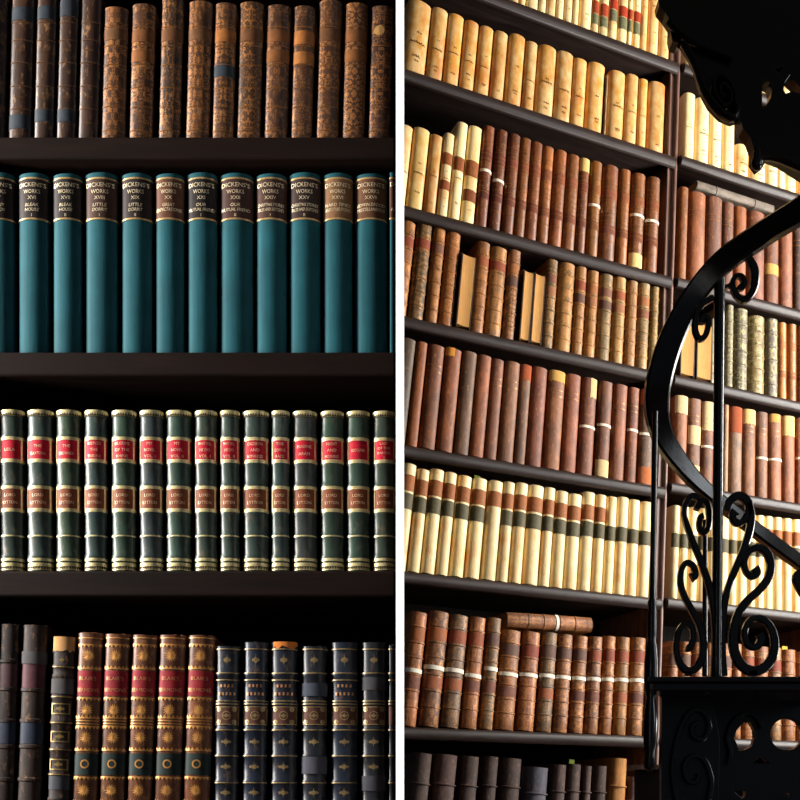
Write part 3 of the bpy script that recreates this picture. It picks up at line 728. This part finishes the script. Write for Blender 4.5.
V4 = [(672, 685.2, 395, (140, 80, 60), [('torn', .003, .2, (212, 182, 134))]), (686, 699, 398, (136, 86, 78), [('torn', .31, .52, (216, 188, 140)), ('torn', .76, .99, (212, 182, 134))]), (699.6, 712.6, 401, (138, 78, 58), [('torn', .003, .33, (214, 184, 134)), tape(.52)]), (713.2, 722, 403, (150, 84, 66)), (722.6, 727.6, 404, (176, 130, 112)),
      (728.2, 741, 406, (140, 98, 92), [('torn', .003, .3, (150, 76, 44))]), (741.6, 754.6, 408.5, (154, 92, 68), [('torn', .003, .17, (214, 180, 116))]), (755.2, 767.3, 411, (140, 84, 68), [tape(.54)]), (767.9, 781.2, 413, (148, 86, 68), [('torn', .003, .1, (204, 150, 80), -.97, .3), tape(.53)]), (781.9, 794.2, 415, (154, 84, 62), [('torn', .003, .23, (218, 184, 118))]), (795, 806, 417, (160, 84, 64), [tape(.47)]), (807, 818, 419, (150, 84, 60))]
shelf_row(V4, ZRt[5], 'red', 'fifth', 'right')
ux = [669.3, 678, 687, 697, 707, 717, 728.5, 736.8, 747.3, 755.8, 764.3, 773.2, 782.8, 792.3, 801.5, 811, 821]
V5 = [(a, b-.5, 505+(a-669)*.112, CR2, VL(.30-.17, True, False) if i < 10 else VL(.14)) for i, (a, b) in enumerate(zip(ux, ux[1:]))]
shelf_row(V5, ZRt[6], 'vlabel', 'sixth', 'right')
V6 = [(665.5, 676.3, 641), (677, 689, 641.5), (690, 702.3, 642), (703, 716, 642.5), (717, 731, 643), (732, 741, 643.5), (741.5, 754, 644), (754.6, 768, 646), (769, 781.6, 647, (140, 100, 84)), (782.2, 795.6, 649, (160, 92, 66), [('tag', 0, 0, (186, 160, 60))]), (796.3, 808, 651)]
shelf_row(V6, ZRt[7], 'folio', 'seventh', 'right', .22)
# ------ two books lying flat on top of the rows
def flat_book(pl, pr, yl_bot, thpx, color, kind, extras, label, grp, bands):
    ua, ub = ur(pl), ur(pr); length = ub-ua
    za, zb = zr(pl, yl_bot[0]), zr(pr, yl_bot[1]); th = thpx/F*YR((pl+pr)/2)
    tilt = math.atan2(zb-za, length)
    m = RB @ Matrix.Translation((ua, .004, za+.0005)) @ Matrix.Rotation(-tilt, 4, 'Y') @ Matrix.Rotation(PI/2, 4, 'Y') @ Matrix.Translation((-th/2, 0, 0))
    root, sp = book(m, th, length, .2, kind, C(*color), .3, bands, extras, (), .002, 77)
    tag(root, label, 'book', grp); return root
flat_book(508.5, 594, (627.4, 632.6), 17, (140, 88, 56), 'banded', [('tape', .405, .435, (240, 234, 214))], 'brown calf folio lying flat on top of upright folios, right bookcase seventh shelf', 'books on the seventh shelf of the right bookcase', (.2, .38, .57, .75))
flat_book(698.5, 775.5, (187.5, 212.5), 9.5, (128, 116, 104), 'leather', [], 'grey-brown book lying flat on upright books right of the oak upright', 'books on the third shelf of the right bookcase', (.25, .75))

# ================================================================== IRON SPIRAL STAIR
YS = 2.30
st = empty('spiral_staircase', Matrix.Translation((P(790, 815, 2.4).x, 2.4, 0)))
tag(st, 'black cast iron spiral staircase with scrollwork in front of the far bookcase', 'staircase')
SO = Vector((P(790, 815, 2.4).x, 2.4, 0))
def smooth_path(pts, n=5):
    out = []
    for i in range(len(pts)-1):
        p0 = pts[max(i-1, 0)]; p1 = pts[i]; p2 = pts[i+1]; p3 = pts[min(i+2, len(pts)-1)]
        for k in range(n):
            t = k/n
            out.append(tuple(.5*((2*b)+(-a+c)*t+(2*a-5*b+4*c-d)*t*t+(-a+3*b-3*c+d)*t**3) for a, b, c, d in zip(p0, p1, p2, p3)))
    out.append(tuple(pts[-1])); return out
def bar(name, pts, dep, n=5, parent=st, mb=None, round_=False):
    """iron bar swept along a path; pts are (px, py, depth, half width in px)"""
    pp = smooth_path(pts, n); own = mb is None; mb = mb or MB(); rows = []
    for i, (x, y, Y, hw) in enumerate(pp):
        a = pp[max(i-1, 0)]; b = pp[min(i+1, len(pp)-1)]
        p = P(x, y, Y); t = P(b[0], b[1], b[2])-P(a[0], a[1], a[2]); t.normalize()
        s = t.cross(Vector((0, 1, 0)));  s.normalize(); q = s.cross(t); q.normalize()
        w = hw*Y/F; d = dep/2
        if round_: prof = [(math.cos(a_)*w, math.sin(a_)*d) for a_ in [2*PI*k/10 for k in range(10)]]
        else:
            c = min(w, d)*.35
            prof = [(w, -d+c), (w, d-c), (w-c, d), (-w+c, d), (-w, d-c), (-w, -d+c), (-w+c, -d), (w-c, -d)]
        rows.append([p+s*u+q*v-SO for u, v in prof])
    mb.grid(rows, close=True); mb.poly(rows[0]); mb.poly(rows[-1])
    if own: return mb.build(name, M['iron'], parent, True)
def lathe(name, prof, x_of, Y, parent=st, n=14):
    mb = MB(); rows = []
    for y, r in prof:
        c = P(x_of(y), y, Y)-SO; rr = r*Y/F
        rows.append([c+Vector((rr*math.cos(a), rr*math.sin(a), 0)) for a in [2*PI*k/n for k in range(n)]])
    mb.grid(rows, close=True); mb.poly(rows[0]); mb.poly(rows[-1])
    return mb.build(name, M['iron'], parent, True)
rail = [(850, 178, 2.06, 13), (800, 211, 2.14, 12.5), (760, 236, 2.22, 12), (722, 263, 2.28, 11.5), (692, 299, 2.33, 11.5), (671, 340, 2.37, 12.5), (659, 380, 2.40, 12.5), (656.5, 410, 2.43, 11.5), (663, 437, 2.46, 10), (680, 463, 2.49, 8.5), (702, 487, 2.52, 7), (736, 515, 2.56, 6.5), (770, 541, 2.60, 6.5), (800, 563, 2.64, 6.5), (850, 600, 2.70, 6.5)]
bar('handrail', rail, .03, 8)
bal = lathe('baluster', [(678, 7), (674, 5.6), (664, 5.2), (610, 5.1), (500, 5.1), (400, 5.1), (300, 5.3), (275, 5.6), (262, 6)], lambda y: 716.5+(676-y)*.008, YS)
lathe('baluster', [(676, 3), (640, 2.6), (560, 2.5), (520, 2.5)], lambda y: 705, 2.38)
lathe('drop_rod', [(772, .5), (769, 5), (766, 6.5), (755, 4.5), (742, 6.8), (722, 7.6), (706, 6), (698, 4.5), (692, 6.0), (680, 7.4), (662, 7.2), (648, 6), (641, 4), (636, 5), (620, 4.8), (606, 4), (602, 5), (598, 3.2), (560, 2.9), (500, 3), (440, 3), (412, 2.8)], lambda y: 651.0+(690-y)*.015, 2.27)
def scroll(pts, dep=.014, Y=YS): bar('scroll', [(x, y, Y, h) for x, y, h in pts], dep)
scroll([(748, 258, 3.5), (754, 270, 4.2), (754, 286, 4), (749, 297, 3.6), (742, 300, 3.2), (735, 294, 2.8), (732, 284, 2.4), (735, 277, 2.3), (741, 277, 2.6), (744, 283, 3), (741, 288, 3.4), (738, 286, 3.2)])
scroll([(724, 288, 1.8), (729, 286, 1.8), (733, 283, 1.8)])
scroll([(713, 298, 3), (702, 305, 2.8), (696, 316, 2.8), (695, 330, 2.8), (699, 339, 2.8), (705, 336, 2.8), (708, 325, 2.6), (706, 317, 2.6), (702, 319, 3), (701, 324, 3)])
scroll([(735, 512, 5), (732, 517, 3.4), (737, 524, 3), (745, 519, 3.4), (749, 508, 4), (745, 499, 4.2), (737, 496, 4), (729, 502, 3.6), (726, 512, 3)])
scroll([(748, 503, 3.6), (751, 516, 3.8), (749, 532, 3.8), (744, 548, 3.6), (737, 565, 3.5), (729, 585, 3.4), (724, 605, 3.4), (722, 630, 3.4), (722, 655, 3.5), (723, 676, 4)])
scroll([(754, 568, 4.6), (757, 573, 3.6), (752, 577, 3), (746, 572, 2.8), (744, 562, 3), (748, 552, 3.2), (757, 548, 3.6), (766, 552, 4), (770.5, 564, 4), (768, 578, 4), (759, 590, 4), (748, 600, 4), (739, 612, 4.2), (734, 628, 4.4), (733, 644, 4.6), (737, 659, 4.8), (746, 669, 5), (757, 671, 5), (768, 664, 4.8), (774, 650, 4.4), (773, 634, 4), (766, 622, 3.6), (755, 618, 3.2), (747, 624, 3), (744, 636, 3), (748, 645, 3.2), (756, 647, 3.6), (761, 640, 4), (759, 634, 4.2)])
scroll([(699, 499, 2.8), (692, 496, 2.8), (686, 503, 2.6), (684, 515, 2.6), (688, 529, 2.8), (694, 545, 3), (701, 562, 3.2), (708, 583, 3.4), (713, 606, 3.4), (715, 630, 3.4), (715, 655, 3.4), (714, 676, 3.6)])
scroll([(696, 510, 3), (701, 501, 3), (707, 504, 3), (709, 515, 2.8), (708, 528, 2.8), (703, 533, 2.6), (699, 527, 2.6), (700, 518, 2.8), (703, 516, 3)], Y=2.33)
scroll([(691, 578, 4.8), (695, 575, 3.4), (693, 566, 2.8), (686, 563, 2.8), (681, 571, 2.8), (680.5, 584, 3), (685, 598, 3), (692, 611, 3.2), (699, 625, 3.4), (703, 641, 3.6), (702, 657, 3.6), (696, 668, 3.8), (688, 671, 3.8), (680, 664, 3.4), (676, 650, 3), (678, 633, 2.8), (684, 624, 2.6), (691, 627, 2.6), (693, 638, 2.8), (690, 648, 3.2), (686, 648, 3.4)])
scroll([(688, 672, 3), (688, 676, 3.4)])
scroll([(752, 671, 4.5), (753, 677, 5)])
scroll([(803, 572, 5), (797, 578, 5), (799, 588, 3.4), (806, 600, 3.4), (815, 620, 3.4), (818, 650, 3.6), (816, 676, 4)])

def plate(name, outline, holes, Y, th, parent=st, bevel=.0015):
    cu = bpy.data.curves.new('plate', 'CURVE'); cu.dimensions = '2D'; cu.fill_mode = 'BOTH'; cu.extrude = th/2; cu.bevel_depth = bevel; cu.bevel_resolution = 1
    for pts in [outline]+holes:
        s = cu.splines.new('POLY'); s.points.add(len(pts)-1); s.use_cyclic_u = True
        for i, (x, y) in enumerate(pts):
            q = P(x, y, Y); s.points[i].co = (q.x, q.z, 0, 1)
    o = bpy.data.objects.new('plate', cu); COL.objects.link(o)
    me = bpy.data.meshes.new_from_object(o.evaluated_get(bpy.context.evaluated_depsgraph_get()))
    vs = [Vector((v.co.x, Y-v.co.z, v.co.y))-SO for v in me.vertices]; fs = [tuple(p.vertices) for p in me.polygons]
    COL.objects.unlink(o); bpy.data.objects.remove(o); bpy.data.curves.remove(cu); bpy.data.meshes.remove(me)
    return mesh_obj(name, vs, fs, M['iron'], parent, False)
def ell(cx, cy, rx, ry, n=22): return [(cx+rx*math.cos(2*PI*k/n), cy+ry*math.sin(2*PI*k/n)) for k in range(n)]
def slab(name, px0, px1, py, Ya, Yb, th, inset=.012, back=None):
    """wedge-shaped tread with a nosing"""
    mb = MB(); xb = P(back or px0*.0+400+(px0-400)*Ya/Yb, py, Yb).x; x0, x1 = P(px0, py, Ya).x, P(px1, py, Ya).x; z = P(0, py, Ya).z
    for a, b, c, d in ((0, 0, 0, .012), (inset, 0, .012, th)):
        q = [(x0+a, Ya+a), (x1, Ya+a), (x1, Yb), (xb+a, Yb)]
        mb.add([Vector((x-SO.x, y-SO.y, zz)) for zz in (z-d, z-c) for x, y in q], [(0, 1, 2, 3), (7, 6, 5, 4)]+[(i, (i+1) % 4, 4+(i+1) % 4, 4+i) for i in range(4)])
    o = mb.build(name, M['iron'], st, False); bv = o.modifiers.new('bevel', 'BEVEL'); bv.width = .0025; bv.segments = 2
    return o
slab('tread', 647.5, 860, 676.5, 2.22, 2.55, .03, back=666)
slab('tread', 664, 860, 812, 2.34, 2.7, .03)
slab('tread', 716, 900, -12, 2.18, 2.32, .03)
plate('riser_panel', [(662, 684), (860, 684), (860, 812), (662, 812)],
      [[(732, 738), (735, 730), (743, 721.5), (749, 722), (753.5, 730), (754, 738), (751, 747), (744, 750.5), (737, 751), (735, 744)], ell(785.5, 734.5, 17, 16.5), ell(833, 734.5, 15, 16.5), [(760, 755), (751, 764), (769, 764)],
       [(732, 791), (745, 790.5), (744.5, 796), (741, 799.5)], [(783, 792), (789, 792.5), (789, 799)]], 2.50, .018)
plate('string_panel', [(661, 684), (668, 692), (700, 696), (712, 706), (718, 740), (716, 812), (661, 812)], [], 2.42, .02)
for pts in ([(676, 800, 2.4), (672, 770, 2.4), (678, 735, 2.6), (690, 712, 2.8), (703, 712, 2.6), (709, 726, 2.4), (703, 739, 2.4), (693, 736, 2.4), (692, 726, 2.4), (698, 723, 2.6)],
            [(708, 800, 2.2), (711, 780, 2.4), (704, 760, 2.6), (692, 756, 2.4), (684, 766, 2.4), (687, 780, 2.4), (696, 782, 2.6), (699, 774, 2.6)]):
    bar('relief_scroll', [(x, y, 2.405, h) for x, y, h in pts], .014)
bar('relief_scroll', [(x, y, 2.485, 2.2) for x, y in ((728, 764), (730, 752), (727, 738), (733, 722), (744, 714), (755, 716), (762, 728))], .014)
plate('bracket', [(664, -20), (666, 1), (657, 6), (658, 11), (664, 18), (670, 27), (669.5, 38), (671, 46), (676, 47.5), (681, 42), (690, 56), (697, 72), (702, 90), (710, 105), (721, 116.5), (732, 121), (738, 119), (741, 133), (748, 141), (752, 152), (751.5, 162), (757, 169.5), (763, 165), (764.5, 157), (780, 163), (800, 176), (860, 204), (860, -20)],
      [[(759, 86), (763, 84.5), (768, 87), (770.5, 94), (769, 103), (763, 112), (759, 112)], [(787, 80), (781.5, 88), (780, 95), (782.5, 99.5), (790, 97), (797, 99.5), (799.5, 95), (795, 88)], [(769.5, 74.5), (782, 71), (776, 79)], [(812, 82), (806, 92), (808, 99), (822, 99), (824, 92)]], 2.16, .03)
scl = [(683, 44, 3.0), (694, 64, 3.2), (702, 86, 3.4), (711, 102, 3.6), (722, 114, 3.6), (733, 118, 3.4), (737, 110, 3.2), (734, 96, 3), (728, 84, 2.8), (719, 78, 2.6), (713, 84, 2.6), (714, 96, 2.6), (721, 106, 2.4), (729, 106, 2.4), (730, 96, 2.4), (724, 87, 2.2), (719, 90, 2.2), (721, 98, 2.4), (725, 98, 2.4)]
bar('volute', [(x, y, 2.135, h) for x, y, h in scl], .026, round_=True)
bar('relief_scroll', [(x, y, 2.138, 2.6) for x, y in ((668, 22), (680, 34), (694, 44), (712, 52), (732, 60))], .02, round_=True)
bar('relief_scroll', [(x, y, 2.138, 3) for x, y in ((757, 158), (775, 158), (800, 168), (850, 190))], .022, round_=True)
lathe('knob', [(170, .5), (169, 3.5), (165, 5.8), (161, 5.8), (157, 4), (154, 4.5), (150, 3)], lambda y: 757, 2.13)
lathe('newel_post', [(2*PY, 11), (812, 11), (300, 11), (0, 11), (-60, 11)], lambda y: 872, 2.5)

# ---- low wooden block left of the stair foot
bl = empty('pedestal', Matrix.Translation((P(645, 815, 2.72).x, 2.75, 0)))
tag(bl, 'low dark wooden pedestal with pale top edge, left of the stair foot', 'pedestal')
bx = P(634, 815, 2.72).x-P(645, 815, 2.72).x; bx1 = P(661.5, 815, 2.72).x-P(645, 815, 2.72).x; zt = P(0, 765, 2.70).z
mb = MB(); mb.box(bx-.012, bx1, -.06, .0, zt-.012, zt); mb.build('top_board', M['woodv'], bl, False)
mb = MB(); mb.box(bx+.006, bx1-.004, -.045, -.006, 0, zt-.012); mb.build('body', M['woodl'], bl, False)

# ================================================================== ROOM
def struct(name, mat, boxes, smooth=False):
    mb = MB()
    for b in boxes: mb.box(*b)
    return tag(mb.build(name, mat, None, smooth), kind='structure')
H = 4.3
struct('floor', M['floorm'], [(-1.6, 3.4, -1.2, 4.9, -.06, 0)])
struct('ceiling', M['plaster'], [(-1.6, 3.4, -1.2, 4.9, H, H+.06)])
YT = 1.0; TW = 4.0/F*YT
struct('trim_1', M['white'], [(-TW, TW, YT, YT+.03, 0, H)])
struct('wall_center', M['back'], [(-.0037, .0037, YT+.03, Y0-.012, 0, H)])
struct('wall_front', M['plaster'], [(-1.6, -.0036, YL+.262, YL+.32, 0, H)])
mb = MB(); Rm = RB
mb.box(-.2, 3.9, .33, .39, 0, H, Rm); tag(mb.build('wall_back', M['plaster'], None, False), kind='structure')
def wall_with_window(name, x0, x1, ya, yb, wy0, wy1, wz0, wz1):
    struct(name, M['plaster'], [(x0, x1, ya, wy0, 0, H), (x0, x1, wy1, yb, 0, H), (x0, x1, wy0, wy1, 0, wz0), (x0, x1, wy0, wy1, wz1, H)])
def window(name, xc, wy0, wy1, wz0, wz1):
    b = .04; bs = [(xc-.03, xc+.03, wy0, wy0+b, wz0, wz1), (xc-.03, xc+.03, wy1-b, wy1, wz0, wz1), (xc-.03, xc+.03, wy0, wy1, wz0, wz0+b), (xc-.03, xc+.03, wy0, wy1, wz1-b, wz1)]
    ym = (wy0+wy1)/2
    bs.append((xc-.015, xc+.015, ym-.012, ym+.012, wz0, wz1))
    struct(name, M['white'], bs)
RW = (2.25, 3.0, 1.1, 3.6); LW = (.77, .98, .95, 2.2)
FW = (.0, .4, 1.3, 3.2)  # third window, added out of view to bring highlights onto the iron
struct('wall_right', M['plaster'], [(3.3, 3.4, -1.2, FW[0], 0, H), (3.3, 3.4, FW[1], RW[0], 0, H), (3.3, 3.4, RW[1], 4.9, 0, H), (3.3, 3.4, FW[0], FW[1], 0, FW[2]), (3.3, 3.4, FW[0], FW[1], FW[3], H),
                                    (3.3, 3.4, RW[0], RW[1], 0, RW[2]), (3.3, 3.4, RW[0], RW[1], RW[3], H)])
window('window_1', 3.35, *RW); window('added_window', 3.35, *FW)
wall_with_window('wall_left', -1.6, -1.5, -1.2, YL+.32, *LW); window('window_2', -1.55, *LW)
def win_light(name, x, w, face, power, col):
    l = bpy.data.lights.new(name, 'AREA'); l.shape = 'RECTANGLE'; l.size = w[3]-w[2]; l.size_y = w[1]-w[0]; l.energy = power; l.color = col
    o = bpy.data.objects.new(name, l); COL.objects.link(o); o.location = (x, (w[0]+w[1])/2, (w[2]+w[3])/2)
    o.rotation_euler = (0, face*PI/2, 0); return o
win_light('daylight_right', 3.29, RW, 1, 255, (1, .965, .91))
win_light('iron_highlight_fill', 3.29, FW, 1, 45, (.9, .95, 1))  # added area light, there for glints on the iron stair
win_light('daylight_left', -1.49, LW, -1, 98, (1, .96, .92))
# added, unseen spot on the right hand side that whitens the edge of the partition
ll = bpy.data.lights.new('trim_fill_spot', 'SPOT'); ll.energy = 800; ll.shadow_soft_size = .06; ll.spot_size = math.radians(54); ll.spot_blend = .3; ll.color = (1, .985, .97)
lo = bpy.data.objects.new('trim_fill_spot', ll); COL.objects.link(lo); lo.location = (1.2, .84, 1.22)
lo.rotation_euler = (Vector((0, YT, 1.22))-lo.location).to_track_quat('-Z', 'Y').to_euler()
w = bpy.data.worlds.new('sky'); scene.world = w; w.use_nodes = True
w.node_tree.nodes['Background'].inputs[0].default_value = (.75, .85, 1, 1); w.node_tree.nodes['Background'].inputs[1].default_value = .1

# ================================================================== CAMERA
cd = bpy.data.cameras.new('camera'); cam = bpy.data.objects.new('camera', cd); COL.objects.link(cam)
cam.location = (0, 0, ZC); cam.rotation_euler = (PI/2, 0, 0)
cd.sensor_fit = 'HORIZONTAL'; cd.sensor_width = 36; cd.lens = F/800*36; cd.shift_y = (PY-400)/800; cd.clip_start = .02
scene.camera = cam
vs = scene.view_settings; vs.view_transform = 'Standard'; vs.look = 'None'; vs.gamma = 1; vs.use_curve_mapping = False; vs.exposure = 0
